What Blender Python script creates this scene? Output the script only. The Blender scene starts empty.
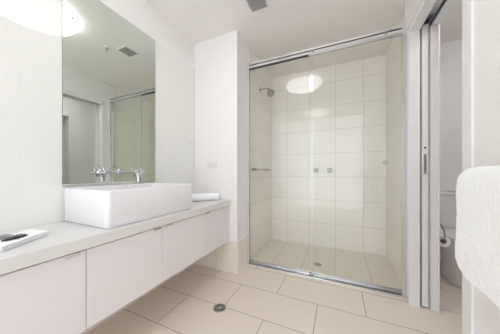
import bpy, bmesh, math, random
from mathutils import Vector, noise, Matrix
random.seed(4)
C = bpy.context.scene
COL = C.collection
# ---------------------------------------------------------------- camera
cam = bpy.data.cameras.new('camera'); camo = bpy.data.objects.new('camera', cam); COL.objects.link(camo)
cam.sensor_width = 36; cam.lens = 197.0 * 36 / 500; cam.shift_y = 0.010; cam.clip_start = 0.02
camo.location = (0, 0, 1.0); camo.rotation_euler = (math.pi / 2, 0, math.atan(89 / 197.0))
C.camera = camo
# ---------------------------------------------------------------- world, exposure
W = bpy.data.worlds.new('world'); C.world = W; W.use_nodes = True
W.node_tree.nodes['Background'].inputs[0].default_value = (0.92, 0.96, 1.0, 1)
W.node_tree.nodes['Background'].inputs[1].default_value = 1.42  # even world glow set as fill, entering through the open rear
C.view_settings.view_transform = 'Standard'; C.view_settings.look = 'None'
C.view_settings.exposure = 0.96; C.view_settings.gamma = 1
C.view_settings.use_curve_mapping = False
C.cycles.use_denoising = True
C.cycles.max_bounces = 16; C.cycles.diffuse_bounces = 10; C.cycles.glossy_bounces = 8
C.cycles.transparent_max_bounces = 24
LIGHT_BATH, FILL_WC = 3.5, 10.0
LAMP_COL = (0.97, 0.98, 1.0)

# ---------------------------------------------------------------- materials
def prin(name, col, rough=0.5, metal=0.0, spec=0.5, **kw):
    m = bpy.data.materials.new(name); m.use_nodes = True
    b = m.node_tree.nodes['Principled BSDF']
    b.inputs['Base Color'].default_value = (*col, 1); b.inputs['Roughness'].default_value = rough
    b.inputs['Metallic'].default_value = metal; b.inputs['Specular IOR Level'].default_value = spec
    for k, v in kw.items(): b.inputs[k].default_value = v
    return m
def add_noise(m, col, amt=0.03, scale=6, bump=0.0, bscale=200, dist=0.001):
    nt = m.node_tree; b = nt.nodes['Principled BSDF']
    g = nt.nodes.new('ShaderNodeNewGeometry')
    n = nt.nodes.new('ShaderNodeTexNoise'); n.inputs['Scale'].default_value = scale
    n.inputs['Detail'].default_value = 5
    nt.links.new(g.outputs['Position'], n.inputs['Vector'])
    r = nt.nodes.new('ShaderNodeMix'); r.data_type = 'RGBA'
    r.inputs[6].default_value = (*[c * (1 - amt) for c in col], 1)
    r.inputs[7].default_value = (*[min(1, c * (1 + amt)) for c in col], 1)
    nt.links.new(n.outputs['Fac'], r.inputs[0]); nt.links.new(r.outputs[2], b.inputs['Base Color'])
    if bump:
        n2 = nt.nodes.new('ShaderNodeTexNoise'); n2.inputs['Scale'].default_value = bscale
        n2.inputs['Detail'].default_value = 3
        nt.links.new(g.outputs['Position'], n2.inputs['Vector'])
        bp = nt.nodes.new('ShaderNodeBump'); bp.inputs['Strength'].default_value = bump
        bp.inputs['Distance'].default_value = dist
        nt.links.new(n2.outputs['Fac'], bp.inputs['Height']); nt.links.new(bp.outputs[0], b.inputs['Normal'])
    return m
def paint(name, col, rough=0.55):
    return add_noise(prin(name, col, rough, spec=0.3), col, 0.012, 3, 0.08, 350, 0.0006)
def tiles(name, col, grout, axes, w, h, ou, ov, offset=0.0, mortar=0.0018, rough=0.12, vary=0.02, spec=0.5, cloud=0.03):
    """axes: which world axes run along and across the courses; ou, ov: where a joint lies"""
    m = prin(name, col, rough, spec=spec); nt = m.node_tree; b = nt.nodes['Principled BSDF']
    g = nt.nodes.new('ShaderNodeNewGeometry'); s = nt.nodes.new('ShaderNodeSeparateXYZ')
    nt.links.new(g.outputs['Position'], s.inputs[0])
    cb = nt.nodes.new('ShaderNodeCombineXYZ')
    for k, (ax, o) in enumerate(zip(axes, (ou, ov))):
        a = nt.nodes.new('ShaderNodeMath'); a.operation = 'ADD'; a.inputs[1].default_value = -o + 20 * (w, h)[k]
        nt.links.new(s.outputs[ax], a.inputs[0]); nt.links.new(a.outputs[0], cb.inputs[k])
    br = nt.nodes.new('ShaderNodeTexBrick')
    br.offset = offset; br.offset_frequency = 2; br.squash = 1
    nt.links.new(cb.outputs[0], br.inputs['Vector'])
    br.inputs['Scale'].default_value = 1
    br.inputs['Color1'].default_value = (*[c * (1 - vary) for c in col], 1)
    br.inputs['Color2'].default_value = (*[c * (1 + vary) for c in col], 1)
    br.inputs['Mortar'].default_value = (*grout, 1)
    br.inputs['Mortar Size'].default_value = mortar; br.inputs['Mortar Smooth'].default_value = 0.2
    br.inputs['Bias'].default_value = 0
    br.inputs['Brick Width'].default_value = w; br.inputs['Row Height'].default_value = h
    n = nt.nodes.new('ShaderNodeTexNoise'); n.inputs['Scale'].default_value = 4; n.inputs['Detail'].default_value = 6
    nt.links.new(g.outputs['Position'], n.inputs['Vector'])
    mr = nt.nodes.new('ShaderNodeMapRange'); mr.inputs[3].default_value = 1 - cloud; mr.inputs[4].default_value = 1 + cloud
    nt.links.new(n.outputs['Fac'], mr.inputs[0])
    vm = nt.nodes.new('ShaderNodeVectorMath'); vm.operation = 'SCALE'
    nt.links.new(br.outputs['Color'], vm.inputs[0]); nt.links.new(mr.outputs[0], vm.inputs['Scale'])
    nt.links.new(vm.outputs[0], b.inputs['Base Color'])
    r = nt.nodes.new('ShaderNodeMapRange'); r.inputs[3].default_value = rough; r.inputs[4].default_value = 0.8
    nt.links.new(br.outputs['Fac'], r.inputs[0]); nt.links.new(r.outputs[0], b.inputs['Roughness'])
    bp = nt.nodes.new('ShaderNodeBump'); bp.invert = True
    bp.inputs['Strength'].default_value = 0.5; bp.inputs['Distance'].default_value = 0.001
    nt.links.new(br.outputs['Fac'], bp.inputs['Height']); nt.links.new(bp.outputs[0], b.inputs['Normal'])
    return m
def glass(name, tint, ior=1.5):
    m = bpy.data.materials.new(name); m.use_nodes = True; nt = m.node_tree
    nt.nodes.remove(nt.nodes['Principled BSDF']); out = nt.nodes['Material Output']
    t = nt.nodes.new('ShaderNodeBsdfTransparent'); t.inputs[0].default_value = (*tint, 1)
    g = nt.nodes.new('ShaderNodeBsdfGlossy'); g.inputs['Roughness'].default_value = 0.0
    f = nt.nodes.new('ShaderNodeFresnel'); f.inputs[0].default_value = ior
    ge = nt.nodes.new('ShaderNodeNewGeometry'); mr = nt.nodes.new('ShaderNodeMapRange')   # same reflectance entering and leaving the pane
    mr.inputs[3].default_value = ior; mr.inputs[4].default_value = 1 / ior
    nt.links.new(ge.outputs['Backfacing'], mr.inputs[0]); nt.links.new(mr.outputs[0], f.inputs[0])
    mx = nt.nodes.new('ShaderNodeMixShader')
    nt.links.new(f.outputs[0], mx.inputs[0]); nt.links.new(t.outputs[0], mx.inputs[1]); nt.links.new(g.outputs[0], mx.inputs[2])
    nt.links.new(mx.outputs[0], out.inputs[0]); return m
def emis(name, col, s):
    return prin(name, (0.9, 0.9, 0.9), 0.4, **{'Emission Color': (*col, 1), 'Emission Strength': s})

M = {}
M['wall'] = paint('white_paint', (0.825, 0.81, 0.80))
M['ceil'] = paint('ceiling_paint', (0.85, 0.83, 0.81), 0.8)
M['trim'] = prin('white_gloss_trim', (0.80, 0.80, 0.80), 0.3)
M['wall_tile'] = tiles('white_glazed_tile', (0.79, 0.795, 0.77), (0.73, 0.73, 0.70), (1, 2), 0.64, 0.3125, 0.42, 1.25, rough=0.05, spec=0.28, mortar=0.0008, vary=0.003, cloud=0.008)
FT, FG = (0.765, 0.68, 0.595), (0.22, 0.17, 0.13)
M['floor'] = tiles('beige_floor_tile', FT, FG, (0, 1), 0.638, 0.316, -0.147 + 0.319, 1.25, offset=0.5, mortar=0.0021, rough=0.32, vary=0.012)
KT = (0.80, 0.745, 0.68)
M['skirt_x'] = tiles('beige_skirting_tile', KT, FG, (0, 2), 0.638, 0.9, -1.155, -0.45, mortar=0.0012, rough=0.3)
M['skirt_y'] = tiles('beige_skirting_tile_side', KT, FG, (1, 2), 0.638, 0.9, 0.92, -0.45, mortar=0.0012, rough=0.3)
ST, SG = (0.88, 0.855, 0.81), (0.46, 0.42, 0.36)
M['sh_back'] = tiles('ivory_tile_back', ST, SG, (0, 2), 0.32, 0.3125, -0.042, 0.0, mortar=0.0016, rough=0.12)
M['sh_side'] = tiles('ivory_tile_side', ST, SG, (1, 2), 0.32, 0.3125, 2.39, 0.0, mortar=0.0016, rough=0.12)
M['sh_floor'] = tiles('shower_floor_tile', (0.80, 0.735, 0.65), (0.25, 0.2, 0.15), (0, 1), 0.32, 2.0, -0.042, 1.4, mortar=0.0014, rough=0.35)
M['chrome'] = prin('chrome', (0.50, 0.50, 0.51), 0.08, 1.0)
M['steel'] = prin('brushed_steel', (0.42, 0.42, 0.41), 0.3, 1.0)
M['alu'] = prin('silver_aluminium', (0.86, 0.86, 0.88), 0.22, 0.92)
M['rubber'] = prin('dark_seal', (0.05, 0.05, 0.05), 0.6)
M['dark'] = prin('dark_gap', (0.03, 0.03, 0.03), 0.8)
M['glass'] = glass('shower_glass', (0.990, 0.996, 0.988), 1.45)
M['glass_edge'] = prin('glass_edge', (0.35, 0.48, 0.42), 0.15)
M['mirror'] = prin('mirror_silver', (0.76, 0.815, 0.76), 0.0, 1.0)
M['mirror_edge'] = prin('mirror_edge', (0.30, 0.34, 0.32), 0.2, 0.5)
M['laminate'] = add_noise(prin('pale_laminate', (0.76, 0.73, 0.745), 0.35), (0.76, 0.73, 0.745), 0.008, 5)
M['carcass'] = prin('carcass_board', (0.50, 0.44, 0.38), 0.6)
M['stone'] = add_noise(prin('worktop_stone', (0.70, 0.69, 0.68), 0.3), (0.70, 0.69, 0.68), 0.02, 60)
M['ceramic'] = prin('white_ceramic', (0.80, 0.79, 0.82), 0.08, **{'Coat Weight': 0.3, 'Coat Roughness': 0.03})
M['wc_ceramic'] = prin('toilet_ceramic', (0.78, 0.78, 0.77), 0.12)
M['plastic'] = prin('white_plastic', (0.82, 0.81, 0.79), 0.35)
M['outlet'] = prin('outlet_plastic', (0.78, 0.75, 0.72), 0.35)
M['drain'] = prin('drain_steel', (0.52, 0.52, 0.50), 0.35, 0.9)
M['pocket'] = prin('socket_slots', (0.22, 0.17, 0.16), 0.6)
M['paper'] = prin('toilet_paper', (0.85, 0.84, 0.82), 0.9)
M['towel'] = add_noise(prin('terry_cotton', (0.93, 0.94, 0.955), 0.95, spec=0.1, **{'Sheen Weight': 0.3}), (0.93, 0.94, 0.955), 0.01, 90, 0.6, 420, 0.002)
M['cotton'] = prin('flat_cotton', (0.92, 0.93, 0.95), 0.9, spec=0.1)
M['vent_dark'] = prin('vent_grey', (0.16, 0.16, 0.165), 0.5)
M['vent_slat'] = prin('vent_slat', (0.55, 0.55, 0.56), 0.4)
M['foil'] = add_noise(prin('grey_foil', (0.25, 0.26, 0.26), 0.3, 0.4), (0.25, 0.26, 0.26), 0.75, 90)
M['black'] = prin('black_plastic', (0.018, 0.018, 0.022), 0.25)

# ---------------------------------------------------------------- helpers
def bx(bm, x0, x1, y0, y1, z0, z1, bev=0.0, seg=2):
    r = bmesh.ops.create_cube(bm, size=1.0)
    vs = r['verts']
    for v in vs:
        v.co = Vector(((x0 + x1) / 2 + v.co.x * (x1 - x0), (y0 + y1) / 2 + v.co.y * (y1 - y0), (z0 + z1) / 2 + v.co.z * (z1 - z0)))
    if bev:
        es = list({e for v in vs for e in v.link_edges})
        bmesh.ops.bevel(bm, geom=es, offset=bev, segments=seg, profile=0.5, affect='EDGES')
    return bm
def box(*a, **k): return bx(bmesh.new(), *a, **k)
def tube(bm, pts, rad, n=14, cap=True):
    """round bar through points; rad is a number or one per point"""
    pts = [Vector(p) for p in pts]
    if not hasattr(rad, '__len__'): rad = [rad] * len(pts)
    rings = []; up = None
    for i, p in enumerate(pts):
        t = (pts[min(i + 1, len(pts) - 1)] - pts[max(i - 1, 0)]).normalized()
        if up is None: up = Vector((0, 0, 1)) if abs(t.z) < 0.9 else Vector((1, 0, 0))
        u = (up - t * up.dot(t)).normalized(); v = t.cross(u); up = u
        rings.append([bm.verts.new(p + (u * math.cos(2 * math.pi * k / n) + v * math.sin(2 * math.pi * k / n)) * rad[i]) for k in range(n)])
    for a, b in zip(rings, rings[1:]):
        for k in range(n): bm.faces.new((a[k], a[(k + 1) % n], b[(k + 1) % n], b[k]))
    if cap:
        bm.faces.new(list(reversed(rings[0]))); bm.faces.new(rings[-1])
    return bm
def lathe(bm, prof, n=40, origin=(0, 0, 0), axis=(0, 0, 1)):
    """prof: (radius, distance along axis) pairs"""
    ax = Vector(axis).normalized(); q = Vector((0, 0, 1)).rotation_difference(ax); o = Vector(origin)
    rings = []
    for r, h in prof:
        if r < 1e-6: rings.append([bm.verts.new(o + q @ Vector((0, 0, h)))])
        else: rings.append([bm.verts.new(o + q @ Vector((r * math.cos(2 * math.pi * k / n), r * math.sin(2 * math.pi * k / n), h))) for k in range(n)])
    for a, b in zip(rings, rings[1:]):
        for k in range(n):
            k2 = (k + 1) % n
            if len(a) == 1 and len(b) == 1: continue
            if len(a) == 1: bm.faces.new((a[0], b[k2], b[k]))
            elif len(b) == 1: bm.faces.new((a[k], a[k2], b[0]))
            else: bm.faces.new((a[k], a[k2], b[k2], b[k]))
    return bm
def rring(cx, cy, hx, hy, r, z, n=8):
    pts = []
    for sx, sy, a0 in ((1, 1, 0), (-1, 1, 90), (-1, -1, 180), (1, -1, 270)):
        for k in range(n + 1):
            a = math.radians(a0 + 90 * k / n)
            pts.append(Vector((cx + sx * (hx - r) + r * math.cos(a), cy + sy * (hy - r) + r * math.sin(a), z)))
    return pts
def loft(bm, rings, cap0=True, cap1=True):
    vr = [[bm.verts.new(p) for p in r] for r in rings]; n = len(vr[0])
    for a, b in zip(vr, vr[1:]):
        for k in range(n): bm.faces.new((a[k], a[(k + 1) % n], b[(k + 1) % n], b[k]))
    if cap0: bm.faces.new(list(reversed(vr[0])))
    if cap1: bm.faces.new(vr[-1])
    return bm
def obj(name, bm, mat, parent=None, smooth=False):
    bmesh.ops.recalc_face_normals(bm, faces=bm.faces[:])
    me = bpy.data.meshes.new(name); bm.to_mesh(me); bm.free()
    o = bpy.data.objects.new(name, me); COL.objects.link(o)
    if not isinstance(mat, (list, tuple)): mat = [mat]
    for m in mat: me.materials.append(m)
    if smooth:
        me.polygons.foreach_set('use_smooth', [True] * len(me.polygons))
        me.set_sharp_from_angle(angle=math.radians(smooth if smooth is not True else 40))
    if parent is not None:
        o.parent = parent; o.matrix_parent_inverse = Matrix.Translation(-parent.location) if parent.type == 'EMPTY' else Matrix()
    return o
def tag(o, label, cat, group=None):
    o['label'] = label; o['category'] = cat
    if group: o['group'] = group
    return o
def thing(name, label, cat, loc, group=None):
    o = bpy.data.objects.new(name, None); COL.objects.link(o); o.location = loc; o.empty_display_size = 0.05
    return tag(o, label, cat, group)
def struct(name, bm, mat, smooth=False, label=None):
    o = obj(name, bm, mat, None, smooth); o['kind'] = 'structure'
    if label: o['label'] = label
    return o
def copy_tree(o, parent=None):
    c = o.copy(); COL.objects.link(c)
    if parent is not None: c.parent = parent
    for ch in list(o.children): copy_tree(ch, c)
    return c

# ================================================================ SETTING
XL, YC, XC, YB, XS, H = -1.433, 1.716, -0.915, 2.81, 0.513, 2.40
XD0, XD1, YN, YJ = 0.49, 0.65, 1.16, 1.85
XE, YS = 1.75, -1.15
# floor
bm = bmesh.new()
bx(bm, XL - .1, XE + .1, YS - 0.9, 1.935, -.12, 0)
bx(bm, 0.56, XE + .1, 1.935, YB + .1, -.12, 0)
struct('floor', bm, M['floor'])
struct('floor_shower', box(XC - .02, 0.56, 1.935, YB + .02, -.12, -0.008), M['sh_floor'])
struct('ceiling', box(XL - .15, XE + .15, YS - .1, YB + .15, H, H + .1), M['ceil'])
# left wall
struct('wall_left', box(XL - .15, XL - .008, YS - .1, YC + .02, 0, H), M['wall'])
struct('wall_left_tiling', box(XL - .008, XL, YS, YC, 0, 2.12), M['wall_tile'])
# nib wall between vanity and shower
struct('wall_nib', box(XL - .15, XC, YC, YB + .1, 0, H), M['wall'])
struct('baseboard_nib', bx(bx(bmesh.new(), XL, XC + .010, YC - .010, YC, 0, 0.312, 0.0012, 1), XC, XC + .010, YC, 1.925, 0, 0.312), M['skirt_x'])
struct('trim_1', bx(bx(bmesh.new(), XL, XC + .012, YC - .012, YC, 0.312, 0.318, 0.001, 1), XC, XC + .012, YC, 1.925, 0.312, 0.318), M['trim'])
struct('baseboard_left', box(XL, XL + .012, YS, YC - .010, 0, 0.312), M['skirt_y'])
# shower walls
struct('wall_shower_left', box(XC, XC + .006, 1.985, YB, -.01, H), M['sh_side'])
struct('wall_back', box(XC, 0.60, YB, YB + .1, -.02, H), M['sh_back'])
struct('wall_shower_right', box(XS, XS + .037, 1.985, YB, -.01, H), M['sh_side'])
struct('trim_2', bx(bx(bx(bmesh.new(), XC + .006, XC + .012, 1.99, YB, -.008, -.002), XS - .006, XS, 1.99, YB, -.008, -.002), XC, XS, YB - .006, YB, -.008, -.002), M['trim'])
# partition to the toilet room: cavity for the sliding door
struct('wall_partition_far', box(XD0, 0.550, YJ + .02, 1.985, 0, H), M['wall'])
struct('wall_partition_toilet_side', box(0.602, XD1, YJ + .02, YB, 0, H), M['wall'])
bm = bmesh.new(); bx(bm, XD0, .550, YN, YJ + .02, 2.085, H); bx(bm, .602, XD1, YN, YJ + .02, 2.085, H)
bx(bm, .550, .602, YN, YB, 2.13, H)
struct('wall_partition_header', bm, M['wall'])
struct('wall_partition_near', box(XD0, XD1, YS, YN, 0, H), M['wall'])
# door lining
bm = bmesh.new()
bx(bm, .481, .545, YJ - .012, YJ + .02, 0, 2.060, .002); bx(bm, .606, .640, YJ - .012, YJ + .02, 0, 2.060, .002)
bx(bm, .640, .650, YJ - .03, YJ + .02, 0, 2.10, .002)
struct('trim_3', bm, M['trim'])
bm = bmesh.new()
bx(bm, .481, .545, YN, YJ - .012, 2.050, 2.085, .002); bx(bm, .606, .664, YN, YJ - .03, 2.050, 2.085, .002)
bx(bm, .470, .490, YN - .06, YJ + .02, 2.085, 2.13, .003)
struct('trim_4', bm, M['trim'])
bm = bmesh.new()
bx(bm, .487, .664, YN - .02, YN, 0, 2.085, .002)
bx(bm, .483, .490, YN - .065, YN - .012, 0, 2.13, .002); bx(bm, .479, .490, YN - .085, YN - .065, 0, 2.13, .003)
struct('trim_5', bm, M['trim'])
# sliding door track in the header
t = thing('door_track', 'grey aluminium sliding door track in the head of the toilet doorway', 'door track', (.575, 1.5, 2.06))
bm = bmesh.new(); bx(bm, .552, .560, YN + .005, YB - .1, 2.075, 2.115); bx(bm, .592, .600, YN + .005, YB - .1, 2.075, 2.115); bx(bm, .552, .600, YN + .005, YB - .1, 2.115, 2.12)
obj('channel', bm, M['alu'], t)
obj('seal_strip', bx(box(.5460, .5515, YN + .005, YJ, 2.062, 2.085), .6005, .605, YN + .005, YJ, 2.062, 2.085), M['rubber'], t)
# the sliding door itself, parked in its cavity
d = struct('door_1', box(.558, .594, YJ - .004, 2.62, 0.012, 2.085, .0015), M['trim'])
obj('latch_hole', lathe(bmesh.new(), [(0, .0012), (.006, .0012), (.0075, .0004), (.0075, -.004)], 20, (.576, YJ - .004, 1.178), (0, -1, 0)), M['dark'], d)
pl = obj('edge_pull', bx(bmesh.new(), .5685, .5835, YJ - .0056, YJ - .003, .985, 1.132, .0006, 1), M['steel'], d)
obj('screw', bx(lathe(bmesh.new(), [(0, .001), (.003, .0008), (.003, 0)], 12, (.576, YJ - .0056, 1.122), (0, -1, 0)), .575, .577, YJ - .0062, YJ - .0056, 1.01, 1.10), M['dark'], pl)
# toilet room walls, and a header above the open rear
struct('wall_toilet_back', box(0.60, XE + .1, YB, YB + .1, 0, H), M['wall'])
bm = bmesh.new(); bx(bm, XE, XE + .1, YS, 1.22, 0, H); bx(bm, XE, XE + .1, 1.96, YB, 0, H); bx(bm, XE, XE + .1, 1.22, 1.96, 2.04, H)
struct('wall_toilet_right', bm, M['wall'])
struct('trim_6', bx(bx(bx(bmesh.new(), XE - .015, XE, 1.17, 1.22, 0, 2.04), XE - .015, XE, 1.96, 2.01, 0, 2.04), XE - .015, XE, 1.17, 2.01, 2.04, 2.09), M['trim'])
struct('wall_hall', bx(bx(bx(box(XE + .1, XE + .9, 1.12, 1.22, -.1, H), XE + .1, XE + .9, 1.96, 2.06, -.1, H), XE + .9, XE + 1., 1.12, 2.06, -.1, H), XE + .1, XE + .9, 1.22, 1.96, -.1, 0), M['wall'])
struct('ceiling_hall', box(XE + .1, XE + 1., 1.12, 2.06, H, H + .1), M['ceil'])
struct('wall_toilet_front', box(XD1, XE, 0.4, 0.5, 0, H), M['wall'])
bm = bmesh.new(); bx(bm, XL - .15, XD1, YS - .1, YS, 2.30, H)
struct('wall_rear_header', bm, M['wall'])  # rest of the rear wall left out to let world light fill the room

# ================================================================ LIGHTS (bath light seen in the mirror; toilet room light added as fill)
def dome(loc, r, strength, label, name='ceiling_light'):
    t = thing(name, label, 'light', loc)
    z = loc[2]; o = (loc[0], loc[1], z)
    obj('base_plate', lathe(bmesh.new(), [(0, -.001), (r * .9, -.001), (r * .92, -.02), (r * .9, -.03), (0, -.03)], 64, o), M['plastic'], t, True)
    prof = [(r * .985, -.030), (r, -.038), (r * .985, -.046)]
    for k in range(1, 13):
        a = math.pi / 2 * k / 12
        prof.append((r * .985 * math.cos(a) if k < 12 else 0, -.046 - .062 * math.sin(a)))
    obj('diffuser', lathe(bmesh.new(), [(0, -.030)] + prof, 64, o), emis('lamp_glass', LAMP_COL, strength), t, 60)
    for k in range(3):
        a = 2 * math.pi * k / 3 + .4
        bm = bmesh.new(); bx(bm, o[0] + r * .97 * math.cos(a) - .009, o[0] + r * .97 * math.cos(a) + .009, o[1] + r * .97 * math.sin(a) - .009, o[1] + r * .97 * math.sin(a) + .009, z - .056, z - .022, .003)
        obj('clip', bm, M['chrome'], t)
    return t
dome((-.50, .77, H), .28, LIGHT_BATH, 'round frosted glass ceiling light above the vanity, seen in the mirror')
dome((1.20, 1.55, H), .17, FILL_WC, 'small round ceiling light added unseen as fill for the toilet room')  # unseen lamp added to brighten the toilet room

# ================================================================ VANITY
struct_top = thing('vanity_worktop', 'long pale grey stone worktop along the left wall', 'worktop', (XL, .9, .67))
obj('slab', box(XL + .001, -.984, .06, YC - .001, .670, .720, .002), M['stone'], struct_top)
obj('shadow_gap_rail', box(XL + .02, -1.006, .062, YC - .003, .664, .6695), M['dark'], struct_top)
edges = [.078, .487, .889, 1.316, YC - .003]
hand = [.435, .852, .942, 1.352]
labs = ['pale floating vanity cupboard nearest the camera, left of the basin', 'pale floating vanity cupboard under the left half of the white basin',
        'pale floating vanity cupboard under the right end of the basin', 'pale floating vanity cupboard against the nib wall, under the rolled towel']
for k in range(4):
    y0, y1 = edges[k], edges[k + 1]
    t = thing('vanity_cabinet', labs[k], 'cabinet', (XL + .02, (y0 + y1) / 2, .305), 'floating cupboards below the worktop')
    obj('carcass', box(XL + .013, -1.021, y0 + .0005, y1 - .0005, .318, .6635), M['carcass'], t)
    dr = obj('door', box(-1.020, -1.000, y0 + .0015, y1 - .0015, .314, .6625, .001, 1), M['laminate'], t)
    hy = hand[k]
    bm = box(-1.006, -.9945, hy - .026, hy + .026, .6630, .6645, .0005, 1); bx(bm, -.9955, -.9935, hy - .026, hy + .026, .652, .6645, .0006, 1)
    obj('handle', bm, M['alu'], dr)

# basin
cx, cy, hx, hy = (XL - 1.022) / 2 + .001, .892, (1.433 - 1.022) / 2 - .001, .309
R = [rring(cx, cy, hx - .012, hy - .012, .02, .7205), rring(cx, cy, hx - .004, hy - .004, .022, .7215), rring(cx, cy, hx, hy, .022, .728),
     rring(cx, cy, hx, hy, .022, .903), rring(cx, cy, hx - .002, hy - .002, .021, .9075), rring(cx, cy, hx - .006, hy - .006, .019, .9095),
     rring(cx + .0, cy, hx - .016, hy - .016, .03, .9095), rring(cx, cy, hx - .021, hy - .021, .034, .906), rring(cx, cy, hx - .026, hy - .026, .04, .895),
     rring(cx, cy, hx - .034, hy - .036, .05, .82), rring(cx, cy, hx - .05, hy - .055, .055, .775), rring(cx, cy, hx - .09, hy - .11, .06, .762), rring(cx, cy, .03, .03, .029, .756)]
t = thing('wash_basin', 'white rectangular ceramic basin sitting on the worktop below the mirror', 'basin', (cx, cy, .72))
obj('bowl', loft(bmesh.new(), R), M['ceramic'], t, 50)
obj('waste_ring', lathe(bmesh.new(), [(0, .0035), (.018, .003), (.028, .0015), (.029, .0003), (0, .0003)], 28, (cx, cy, .756)), M['chrome'], t, True)
# mirror
t = thing('wall_mirror', 'tall frameless rectangular mirror on the left wall behind the basin', 'mirror', (XL, .89, .92))
obj('glass_edge', box(XL + .0002, XL + .0052, .58, 1.20, .918, 2.12), M['mirror_edge'], t)
obj('reflective_face', box(XL + .0052, XL + .0056, .5815, 1.1985, .9195, 2.1185), M['mirror'], t)
# wall taps and spout
XM = XL + .0056
def tap(y, label, loc_z=.998):
    t = thing('basin_tap', label, 'tap', (XM, y, loc_z), 'cross handle taps on the mirror')
    obj('flange', lathe(bmesh.new(), [(0, 0), (.024, 0), (.024, .004), (.021, .010), (.014, .014), (.014, .030), (0, .030)], 28, (XM, y, loc_z), (1, 0, 0)), M['chrome'], t, True)
    bm = lathe(bmesh.new(), [(0, .030), (.009, .030), (.011, .036), (.013, .050), (.011, .060), (.006, .064), (0, .065)], 24, (XM, y, loc_z), (1, 0, 0))
    for a in (0.25, 0.25 + math.pi / 2):
        dy, dz = math.cos(a) * .033, math.sin(a) * .033; X = XM + .048
        tube(bm, [(X, y - dy, loc_z - dz), (X, y - dy * .9, loc_z - dz * .9), (X, y, loc_z), (X, y + dy * .9, loc_z + dz * .9), (X, y + dy, loc_z + dz)], [.004, .0065, .005, .0065, .004], 10)
    obj('cross_handle', bm, M['chrome'], t, True)
tap(.775, 'chrome cross handle basin tap left of the spout')
tap(1.035, 'chrome cross handle basin tap right of the spout')
t = thing('basin_spout', 'curved chrome wall spout between the two taps over the basin', 'spout', (XM, .90, .998))
obj('flange', lathe(bmesh.new(), [(0, 0), (.026, 0), (.026, .004), (.02, .009), (.013, .012), (0, .012)], 28, (XM, .90, .998), (1, 0, 0)), M['chrome'], t, True)
pts = [(XM + .008, .90, .998), (XM + .05, .90, .998), (XM + .15, .90, .999)]
for k in range(1, 9):
    a = math.radians(90 * k / 8); pts.append((XM + .16 + .04 * math.sin(a), .90, .959 + .04 * math.cos(a)))
pts.append((XM + .200, .90, .945))
obj('pipe', tube(bmesh.new(), pts, .0115, 18), M['chrome'], t, True)
obj('aerator', lathe(bmesh.new(), [(0, -.012), (.010, -.012), (.012, -.010), (.012, .006), (0, .006)], 20, (XM + .200, .90, .945)), M['chrome'], t, True)

# ---------------------------------------------------------------- towels
def rolled_towel():
    """flattened roll with spiral ends; axis from A to B"""
    A, B = Vector((-1.345, 1.375, 0)), Vector((-1.105, 1.672, 0))
    ax = (B - A); L = ax.length; ax.normalize(); side = Vector((ax.y, -ax.x, 0))
    bm = bmesh.new(); rings = []; n = 48; ns = 40
    zc, rz, rs = .7205 + .036, .036, .044
    for i in range(ns + 1):
        s = i / ns; e = min(s, 1 - s) * L / .014
        sh = 1 if e > 1 else .80 + .20 * math.sqrt(max(0, 1 - (1 - e) ** 2))
        ring = []
        for k in range(n):
            a = 2 * math.pi * k / n
            nz = noise.noise(Vector((s * 7, math.cos(a) * 1.2, math.sin(a) * 1.2))) * .0035
            ca, sa = math.cos(a), math.sin(a)
            w = abs(ca) ** .8 * (1 if ca >= 0 else -1); hh = abs(sa) ** .8 * (1 if sa >= 0 else -1)
            p = A + ax * (L * s) + side * (w * (rs + nz) * sh)
            ring.append(p + Vector((0, 0, max(zc + hh * (rz + nz) * sh, .7208))))
        rings.append(ring)
    # spiral recess on both ends
    def endcap(ring, dirv):
        c = sum(ring, Vector()) / len(ring); out = []
        for q, (f, dd) in enumerate(((.90, .003), (.80, -.004), (.68, .002), (.56, -.004), (.42, .001), (.30, -.004), (.12, .0))):
            out.append([c + (p - c) * f + dirv * dd for p in ring])
        return out
    full = list(reversed(endcap(rings[0], -ax))) + rings + endcap(rings[-1], ax)
    return loft(bm, full)
tag(obj('rolled_towel', rolled_towel(), M['cotton'], None, 60), 'rolled white towel on the worktop beyond the basin', 'towel')

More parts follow.
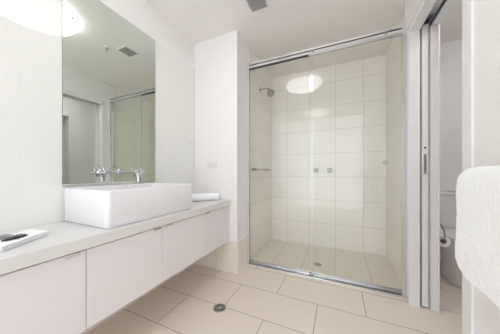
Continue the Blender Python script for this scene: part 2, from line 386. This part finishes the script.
def hanging_towel():
    """thick towel folded over a rail: upside-down U, rounded at its ends"""
    xf, xb, zt, zb, ye, yn = .398, .470, 1.018, .626, 1.002, .42
    th = .024; bm = bmesh.new(); rings = []; NY = 240
    for i in range(NY + 1):
        y = yn + (ye - yn) * i / NY
        e = ye - y; e2 = y - yn
        def cor(r, e): return 0 if e > r else r - math.sqrt(max(0, r * r - (r - e) ** 2))
        db = cor(.085, e) + cor(.03, e2); dt = cor(.030, e) + cor(.02, e2); dx = cor(.014, e) + cor(.012, e2)
        b, tp = zb + db, zt - dt; X0, X1 = xf + dx, xb - dx; ro = (X1 - X0) / 2; T = max(th - dx, .012)
        ri = max(ro - T, .003); cx = (X0 + X1) / 2; P = []
        n = 90
        def face(x, za, zb_):
            for k in range(n): P.append((x, za + (zb_ - za) * k / n))
        face(X0, b + T / 2, tp - ro)
        for k in range(16):
            a = math.pi - math.pi * k / 16; P.append((cx + ro * math.cos(a), tp - ro + ro * math.sin(a)))
        face(X1, tp - ro, b + T / 2)
        for k in range(8):
            a = -math.pi * k / 8; P.append((X1 - T / 2 + T / 2 * math.cos(a), b + T / 2 + T / 2 * math.sin(a)))
        face(X1 - T, b + T / 2, tp - ro)
        for k in range(12):
            a = math.pi * k / 12; P.append((cx + ri * math.cos(a), tp - ro + ri * math.sin(a)))
        face(X0 + T, tp - ro, b + T / 2)
        for k in range(8):
            a = -math.pi * k / 8; P.append((X0 + T / 2 + T / 2 * math.cos(a), b + T / 2 + T / 2 * math.sin(a)))
        ring = []
        for x, z in P:
            v = Vector((x, y, z)); o = (noise.noise(Vector((x * 6, y * 7, z * 7 + 3))) * .006 + noise.noise(Vector((x * 30, y * 34, z * 34))) * .0014 + noise.noise(Vector((x * 70, y * 80, z * 80))) * .0009 + noise.noise(Vector((x * 150, y * 170, z * 170))) * .0020)
            top = max(0, min(1, (z - .82) / .2)); edge = max(0, 1 - e / .25)
            yo = -.038 * top * top * edge + noise.noise(Vector((z * 9, 4.2, x * 9))) * .008 * max(0, 1 - e / .08)
            ring.append(v + Vector((o if x < cx else -abs(o) * .4, yo, o * .5)))
        rings.append(ring)
    return loft(bm, rings)
tag(obj('hanging_towel', hanging_towel(), M['towel'], None, 60), 'thick white bath towel folded over a rail on the right wall', 'towel')
t = thing('towel_rail', 'chrome rail behind the hanging white bath towel on the right wall', 'towel rail', (XD0, .7, .975))
obj('bar', tube(bmesh.new(), [(.434, .44, .978), (.434, .98, .978)], .005, 16), M['chrome'], t, True)
for y in (.45, .970):
    obj('post', tube(lathe(bmesh.new(), [(0, 0), (.018, 0), (.018, .004), (.01, .008), (0, .008)], 24, (XD0, y, .978), (-1, 0, 0)), [(XD0 - .004, y, .978), (.434, y, .978)], .005, 14), M['chrome'], t, True)

# folded face cloth with sachets, on the worktop at the left edge
def cloth(pts, z0, th, seed, layers=3):
    """folded flat cloth from four corner points, with stacked rounded layers"""
    bm = bmesh.new(); a, b, c, d_ = [Vector((*p, 0)) for p in pts]
    lt = th / layers
    for l in range(layers):
        n, m = 26, 18; ins = .004 * l * (1 if l % 2 else .5)
        rings = []
        top = {}; bot = {}
        for i in range(n + 1):
            for j in range(m + 1):
                u, v = i / n, j / m
                uu, vv = ins + u * (1 - 2 * ins), ins + v * (1 - 2 * ins)
                p = a.lerp(b, uu).lerp(d_.lerp(c, uu), vv)
                ed = min(u, 1 - u, v, 1 - v) * 8
                k = math.sqrt(max(0, 1 - (1 - min(1, ed)) ** 2))
                w = noise.noise(Vector((p.x * 22, p.y * 22, seed + l))) * .0012
                mid = z0 + lt * (l + .5)
                top[i, j] = bm.verts.new((p.x, p.y, mid + lt * .5 * (.25 + .75 * k) + (w * k if l == layers - 1 else 0)))
                bot[i, j] = bm.verts.new((p.x, p.y, mid - lt * .49 * (.25 + .75 * k)))
        for i in range(n):
            for j in range(m):
                bm.faces.new((top[i, j], top[i + 1, j], top[i + 1, j + 1], top[i, j + 1]))
                bm.faces.new((bot[i, j], bot[i, j + 1], bot[i + 1, j + 1], bot[i + 1, j]))
        for i in range(n):
            bm.faces.new((top[i, 0], bot[i, 0], bot[i + 1, 0], top[i + 1, 0])); bm.faces.new((top[i, m], top[i + 1, m], bot[i + 1, m], bot[i, m]))
        for j in range(m):
            bm.faces.new((top[0, j], top[0, j + 1], bot[0, j + 1], bot[0, j])); bm.faces.new((top[n, j], bot[n, j], bot[n, j + 1], top[n, j + 1]))
    return bm
FC = [(-1.072, .270), (-1.180, .432), (-1.285, .415), (-1.225, .19)]
tag(obj('face_cloth', cloth(FC, .7205, .020, 3.0), M['cotton'], None, 60), 'folded white face cloth on the left end of the worktop', 'cloth')
def sachet(cx, cy, L, Wd, ang, z0, th, seed, pointed):
    bm = bmesh.new(); n, m = 26, 12; top = {}; bot = {}
    ca, sa = math.cos(ang), math.sin(ang)
    for i in range(n + 1):
        for j in range(m + 1):
            u, v = i / n * 2 - 1, j / m * 2 - 1
            wid = (1 - abs(u) ** 2.2) ** .6 * .97 + .03 if pointed else (1 - .12 * abs(u) ** 6)
            x, y = u * L / 2, v * Wd / 2 * wid
            k = max(0, (1 - u ** 4)) * max(0, (1 - v ** 4))
            w = noise.noise(Vector((x * 60, y * 60, seed))) * .002 * k
            px, py = cx + x * ca - y * sa, cy + x * sa + y * ca
            top[i, j] = bm.verts.new((px, py, z0 + .001 + th * k + w)); bot[i, j] = bm.verts.new((px, py, z0))
    for i in range(n):
        for j in range(m):
            bm.faces.new((top[i, j], top[i + 1, j], top[i + 1, j + 1], top[i, j + 1])); bm.faces.new((bot[i, j], bot[i, j + 1], bot[i + 1, j + 1], bot[i + 1, j]))
    for i in range(n):
        bm.faces.new((top[i, 0], bot[i, 0], bot[i + 1, 0], top[i + 1, 0])); bm.faces.new((top[i, m], top[i + 1, m], bot[i + 1, m], bot[i, m]))
    for j in range(m):
        bm.faces.new((top[0, j], top[0, j + 1], bot[0, j + 1], bot[0, j])); bm.faces.new((top[n, j], bot[n, j], bot[n, j + 1], top[n, j + 1]))
    return bm
tag(obj('sachet', sachet(-1.205, .290, .09, .070, math.radians(80), .7410, .010, 1.0, False), M['foil'], None, 60), 'mottled grey foil sachet at the left edge of the folded face cloth', 'sachet')
tag(obj('soap_packet', sachet(-1.158, .325, .085, .044, math.radians(118), .7410, .008, 2.0, True), M['black'], None, 60), 'dark oval packet on the folded face cloth beside the grey sachet', 'packet')

# ---------------------------------------------------------------- small wall fittings
t = thing('power_outlet', 'white double power outlet on the nib wall above the worktop', 'power outlet', (-1.213, YC, 1.07))
obj('plate', box(-1.271, -1.155, YC - .012, YC, 1.036, 1.106, .002), M['outlet'], t)
for s in (-1, 1):
    bm = bmesh.new(); X = -1.213 + s * .030
    bx(bm, X - .011, X - .007, YC - .0128, YC - .0119, 1.068, 1.079); bx(bm, X + .007, X + .011, YC - .0128, YC - .0119, 1.068, 1.079); bx(bm, X - .002, X + .002, YC - .0128, YC - .0119, 1.050, 1.060)
    obj('socket', bm, M['pocket'], t)
    obj('switch', box(X - .006, X + .006, YC - .0150, YC - .0118, 1.086, 1.099, .001, 1), M['plastic'], t)
t = thing('robe_hook', 'small white robe hook on the left wall near the corner', 'hook', (XL, 1.62, 1.36))
obj('base', lathe(bmesh.new(), [(0, 0), (.019, 0), (.019, .004), (.015, .007), (0, .007)], 24, (XL, 1.62, 1.365), (1, 0, 0)), M['plastic'], t, True)
obj('prong', tube(bmesh.new(), [(XL + .005, 1.62, 1.362), (XL + .018, 1.62, 1.350), (XL + .032, 1.62, 1.346), (XL + .042, 1.62, 1.356), (XL + .045, 1.62, 1.372)], [.006, .0055, .005, .005, .007], 12), M['plastic'], t, True)

# ceiling vent and sprinkler
t = thing('ceiling_vent', 'square grey louvred ceiling vent near the nib wall', 'vent', (-.615, 1.50, H))
x0, x1, y0, y1 = -.690, -.548, 1.432, 1.578
bm = bmesh.new()
bx(bm, x0 - .016, x0, y0 - .016, y1 + .016, H - .006, H, .001); bx(bm, x1, x1 + .016, y0 - .016, y1 + .016, H - .006, H, .001)
bx(bm, x0, x1, y0 - .016, y0, H - .006, H, .001); bx(bm, x0, x1, y1, y1 + .016, H - .006, H, .001)
obj('frame', bm, M['plastic'], t)
obj('backing', box(x0, x1, y0, y1, H - .0012, H - .0002), M['vent_dark'], t)
bm = bmesh.new(); nb = 9
for k in range(nb):
    X = x0 + (x1 - x0) * (k + .5) / nb
    bx(bm, X - .0038, X + .0038, y0 + .001, y1 - .001, H - .0060, H - .002, .0008, 1)
obj('grille', bm, M['vent_slat'], t)
t = thing('sprinkler_head', 'small white fire sprinkler on the ceiling, seen in the mirror', 'sprinkler', (-.485, 1.35, H))
obj('rose', lathe(bmesh.new(), [(0, -.0005), (.030, -.0005), (.028, -.008), (.012, -.012), (0, -.012)], 28, (-.485, 1.35, H)), M['plastic'], t, True)
obj('head', bx(lathe(bmesh.new(), [(0, -.012), (.008, -.012), (.008, -.022), (.004, -.03), (.004, -.036), (.013, -.037), (.013, -.039), (0, -.039)], 20, (-.485, 1.35, H)), -.492, -.478, 1.348, 1.352, H - .036, H - .012), M['chrome'], t, True)

# ---------------------------------------------------------------- floor drains
def drain(x, y, z, r, label, mat):
    t = thing('floor_drain', label, 'drain', (x, y, z))
    obj('rim', lathe(bmesh.new(), [(r * .86, .0004), (r, .0004), (r, .003), (r * .94, .0045), (r * .86, .0035)], 36, (x, y, z)), mat, t, True)
    obj('recess', lathe(bmesh.new(), [(0, .0003), (r * .87, .0003), (r * .87, .0008), (0, .0008)], 36, (x, y, z)), M['dark'], t)
    bm = bmesh.new()
    for k in range(12):
        a = math.pi * 2 * k / 12
        tube(bm, [(x + r * .30 * math.cos(a), y + r * .30 * math.sin(a), z + .0022), (x + r * .88 * math.cos(a), y + r * .88 * math.sin(a), z + .0026)], .0016, 6)
    lathe(bm, [(0, .001), (r * .34, .001), (r * .34, .003), (r * .2, .004), (0, .004)], 24, (x, y, z))
    for f in (.55, .74):
        lathe(bm, [(r * f - .0013, .001), (r * f + .0013, .001), (r * f + .0013, .0032), (r * f - .0013, .0032), (r * f - .0013, .001)], 32, (x, y, z))
    obj('grate', bm, mat, t, True)
drain(-.800, 1.228, 0, .047, 'round steel floor drain in the beige tiles in front of the shower', M['drain'])
drain(-.209, 2.262, -.008, .040, 'round steel drain in the shower floor behind the glass', M['drain'])

# ================================================================ SHOWER SCREEN
t = thing('shower_screen', 'framed sliding glass shower screen with silver aluminium rails', 'shower screen', (-.2, 1.96, 0))
xa, xb = XC + .001, XD0 - .001
bm = bmesh.new()                              # head: two-lipped rail with a slot
bx(bm, xa, xb, 1.928, 1.934, 2.149, 2.172, .001, 1); bx(bm, xa, xb, 1.930, 1.934, 2.116, 2.141, .001, 1); bx(bm, xa, xb, 1.978, 1.984, 2.118, 2.172, .001, 1)
bx(bm, xa, xb, 1.934, 1.978, 2.166, 2.172); bx(bm, xa, xb, 1.922, 1.928, 2.156, 2.172, .002, 1)
obj('top_rail', bm, M['alu'], t)
obj('track_brush', box(xa + .006, xb - .006, 1.952, 1.956, 2.128, 2.166), M['rubber'], t)
bm = bmesh.new()                              # sill with ribs
bx(bm, xa, xb, 1.926, 1.990, 0.0, .006); bx(bm, xa, xb, 1.926, 1.932, .006, .011, .0008, 1)
bx(bm, xa, xb, 1.946, 1.949, .006, .014, .0008, 1); bx(bm, xa, xb, 1.963, 1.967, .006, .016, .0008, 1); bx(bm, xa, xb, 1.984, 1.990, .006, .034, .0008, 1)
obj('bottom_track', bm, M['alu'], t)
obj('track_seal', bx(box(xa + .002, xb - .002, 1.935, 1.9425, .006, .009), xa + .002, xb - .002, 1.951, 1.9610, .006, .0095), M['rubber'], t)
for nm, s, X in (('side_jamb', 1, xa), ('side_jamb', -1, xb)):
    bm = bmesh.new()
    bx(bm, *sorted((X, X + s * .030)), 1.926, 1.936, .006, 2.166, .0015, 1); bx(bm, *sorted((X, X + s * .006)), 1.936, 1.984, .006, 2.166)
    bx(bm, *sorted((X + s * .006, X + s * .022)), 1.978, 1.984, .006, 2.166, .001, 1)
    obj(nm, bm, M['alu'], t)
def panel(name, x0, x1, y, z0, z1):
    p = obj(name, box(x0, x1, y - .003, y + .003, z0, z1), M['glass'], t)
    obj('glass_edge', bx(box(x0 - .0004, x0, y - .003, y + .003, z0, z1), x1, x1 + .0004, y - .003, y + .003, z0, z1), M['glass_edge'], p)
    obj('top_channel', box(x0, x1, y - .007, y + .007, z1 - .004, z1 + .026, .001, 1), M['alu'], p)
    return p
p1 = panel('fixed_panel', xa + .008, -.222, 1.972, .012, 2.112)
p2 = panel('sliding_panel', -.262, xb - .020, 1.944, .014, 2.112)
obj('edge_stile', box(xb - .026, xb - .012, 1.938, 1.951, .014, 2.10, .001, 1), M['alu'], p2)
for X in (-.225, .35):
    obj('roller', lathe(bx(bmesh.new(), X - .022, X + .022, 1.932, 1.9368, 2.126, 2.142, .001, 1), [(0, -.006), (.012, -.006), (.014, -.003), (.014, .003), (.012, .006), (0, .006)], 20, (X, 1.929, 2.138), (0, 1, 0)), M['steel'], p2, True)
obj('bottom_guide', box(-.262, -.222, 1.936, 1.960, .026, .040, .002, 1), M['steel'], p2)
kn = lathe(bmesh.new(), [(.0085, 0), (.015, 0), (.016, .003), (.016, .013), (.0135, .016), (.0105, .014), (.0085, .010), (.0085, 0)], 24, (.348, 1.9405, 1.08), (0, -1, 0))
obj('knob', kn, M['chrome'], p2, True)

# shower fittings
t = thing('overhead_shower', 'chrome shower head on a short arm on the left shower wall', 'shower head', (XC + .006, 2.33, 2.04))
X0 = XC + .0062
obj('wall_flange', lathe(bmesh.new(), [(0, 0), (.034, 0), (.034, .004), (.022, .010), (0, .010)], 28, (X0, 2.33, 2.04), (1, 0, 0)), M['chrome'], t, True)
obj('arm', tube(bmesh.new(), [(X0, 2.33, 2.04), (X0 + .05, 2.33, 2.045), (X0 + .09, 2.33, 2.046), (X0 + .105, 2.33, 2.035)], .009, 14), M['chrome'], t, True)
obj('ball_joint', lathe(bmesh.new(), [(0, -.016), (.010, -.012), (.016, 0), (.010, .012), (0, .016)], 20, (X0 + .108, 2.33, 2.030)), M['chrome'], t, True)
obj('rose', lathe(bmesh.new(), [(0, 0), (.014, .002), (.018, .018), (.040, .044), (.050, .060), (.050, .078), (.044, .083), (0, .081)], 32, (X0 + .112, 2.33, 2.022), (.55, -.25, -.85)), M['steel'], t, True)
for X, lb in ((-.285, 'round chrome shower tap on the back wall, left of the pair'), (-.115, 'round chrome shower tap on the back wall, right of the pair')):
    t = thing('shower_tap', lb, 'tap', (X, YB, 1.022), 'taps on the back wall of the shower')
    obj('flange', lathe(bmesh.new(), [(0, 0), (.030, 0), (.030, .004), (.022, .010), (.014, .013), (.014, .030), (0, .030)], 28, (X, YB, 1.022), (0, -1, 0)), M['chrome'], t, True)
    bm = lathe(bmesh.new(), [(0, .028), (.016, .028), (.022, .036), (.024, .050), (.020, .062), (.010, .066), (0, .066)], 24, (X, YB, 1.022), (0, -1, 0))
    for k in range(4):
        a = math.pi / 4 + k * math.pi / 2
        tube(bm, [(X, YB - .048, 1.022), (X + .033 * math.cos(a), YB - .048, 1.022 + .033 * math.sin(a))], [.006, .009], 10)
    obj('handle', bm, M['steel'], t, True)
t = thing('towel_bar', 'short chrome rail on the left shower wall at tap height', 'towel rail', (XC + .006, 2.35, 1.03))
for y in (2.07, 2.47):
    obj('bracket', tube(lathe(bmesh.new(), [(0, 0), (.020, 0), (.020, .006), (.012, .012), (0, .012)], 24, (X0, y, 1.03), (1, 0, 0)), [(X0 + .004, y, 1.03), (X0 + .055, y, 1.03)], [.012, .018], 14), M['steel'], t, True)
obj('bar', tube(bmesh.new(), [(X0 + .048, 2.055, 1.03), (X0 + .048, 2.62, 1.03)], .0095, 14), M['steel'], t, True)

# ================================================================ TOILET ROOM
tx = 1.05
t = thing('toilet', 'white close coupled toilet through the doorway behind the hanging towel', 'toilet', (tx, 2.45, 0))
R = [rring(tx, 2.715, .185, .085, .03, .425), rring(tx, 2.712, .195, .092, .035, .47), rring(tx, 2.710, .200, .096, .035, .60), rring(tx, 2.708, .203, .098, .035, .765)]
obj('cistern', loft(bmesh.new(), R), M['wc_ceramic'], t, 50)
R = [rring(tx, 2.707, .203, .099, .035, .768), rring(tx, 2.707, .210, .102, .037, .771), rring(tx, 2.707, .210, .102, .037, .787), rring(tx, 2.707, .204, .096, .033, .796), rring(tx, 2.707, .17, .07, .03, .799)]
ld = obj('cistern_lid', loft(bmesh.new(), R), M['wc_ceramic'], t, 50)
obj('flush_button', lathe(bmesh.new(), [(0, .0), (.025, 0), (.025, .005), (.021, .008), (0, .008)], 24, (tx, 2.707, .799)), M['chrome'], ld, True)
def egg(cy, hx, hyf, hyb, z, n=40):
    out = []
    for k in range(n):
        a = 2 * math.pi * k / n; s = math.sin(a); out.append(Vector((tx + hx * math.copysign(abs(math.cos(a)) ** .85, math.cos(a)), cy + (hyb if s > 0 else hyf) * math.copysign(abs(s) ** .85, s), z)))
    return out
R = [egg(2.46, .135, .20, .22, .0005), egg(2.46, .138, .203, .222, .02), egg(2.46, .130, .195, .22, .06), egg(2.45, .128, .20, .22, .16), egg(2.43, .150, .235, .23, .28), egg(2.41, .182, .265, .22, .36), egg(2.41, .188, .272, .21, .395),
     egg(2.41, .180, .264, .20, .400)]
bm = loft(bmesh.new(), R)
bx(bm, tx - .16, tx + .16, 2.58, 2.80, .30, .425, .02)
obj('pan', bm, M['wc_ceramic'], t, 50)
obj('seat', loft(bmesh.new(), [egg(2.405, .186, .270, .20, .402), egg(2.405, .190, .274, .203, .408), egg(2.405, .190, .274, .203, .416), egg(2.405, .186, .27, .2, .420)]), M['plastic'], t, 50)
obj('seat_lid', loft(bmesh.new(), [egg(2.405, .184, .268, .2, .423), egg(2.405, .189, .273, .203, .428), egg(2.405, .187, .271, .2, .438), egg(2.405, .15, .22, .17, .446)]), M['plastic'], t, 50)
# roll and holder on the toilet side of the partition
ry, rz, rx = 2.005, .490, .718
t = thing('toilet_roll_holder', 'curved chrome toilet roll holder on the toilet side of the partition', 'roll holder', (XD1, ry, .60))
obj('rose', lathe(bmesh.new(), [(0, 0), (.022, 0), (.022, .004), (.012, .010), (0, .010)], 24, (XD1, ry - .07, .61), (1, 0, 0)), M['chrome'], t, True)
obj('arm', tube(bmesh.new(), [(XD1 + .005, ry - .07, .61), (rx - .035, ry - .07, .61), (rx - .018, ry - .07, .600), (rx - .006, ry - .07, .575), (rx - .001, ry - .07, .54), (rx, ry - .07, rz + .012), (rx, ry - .06, rz), (rx, ry + .055, rz)], .0055, 12), M['steel'], t, True)
t = thing('toilet_roll', 'nearly spent toilet roll on the chrome holder beside the toilet', 'toilet roll', (rx, ry, rz - .04))
obj('paper', lathe(bmesh.new(), [(.020, -.05), (.042, -.05), (.043, -.048), (.043, .048), (.042, .05), (.020, .05), (.020, -.05)], 36, (rx, ry, rz - .013), (0, 1, 0)), M['paper'], t, True)
obj('core', lathe(bmesh.new(), [(.0185, -.0495), (.0198, -.0495), (.0198, .0495), (.0185, .0495), (.0185, -.0495)], 36, (rx, ry, rz - .013), (0, 1, 0)), M['carcass'], t, True)
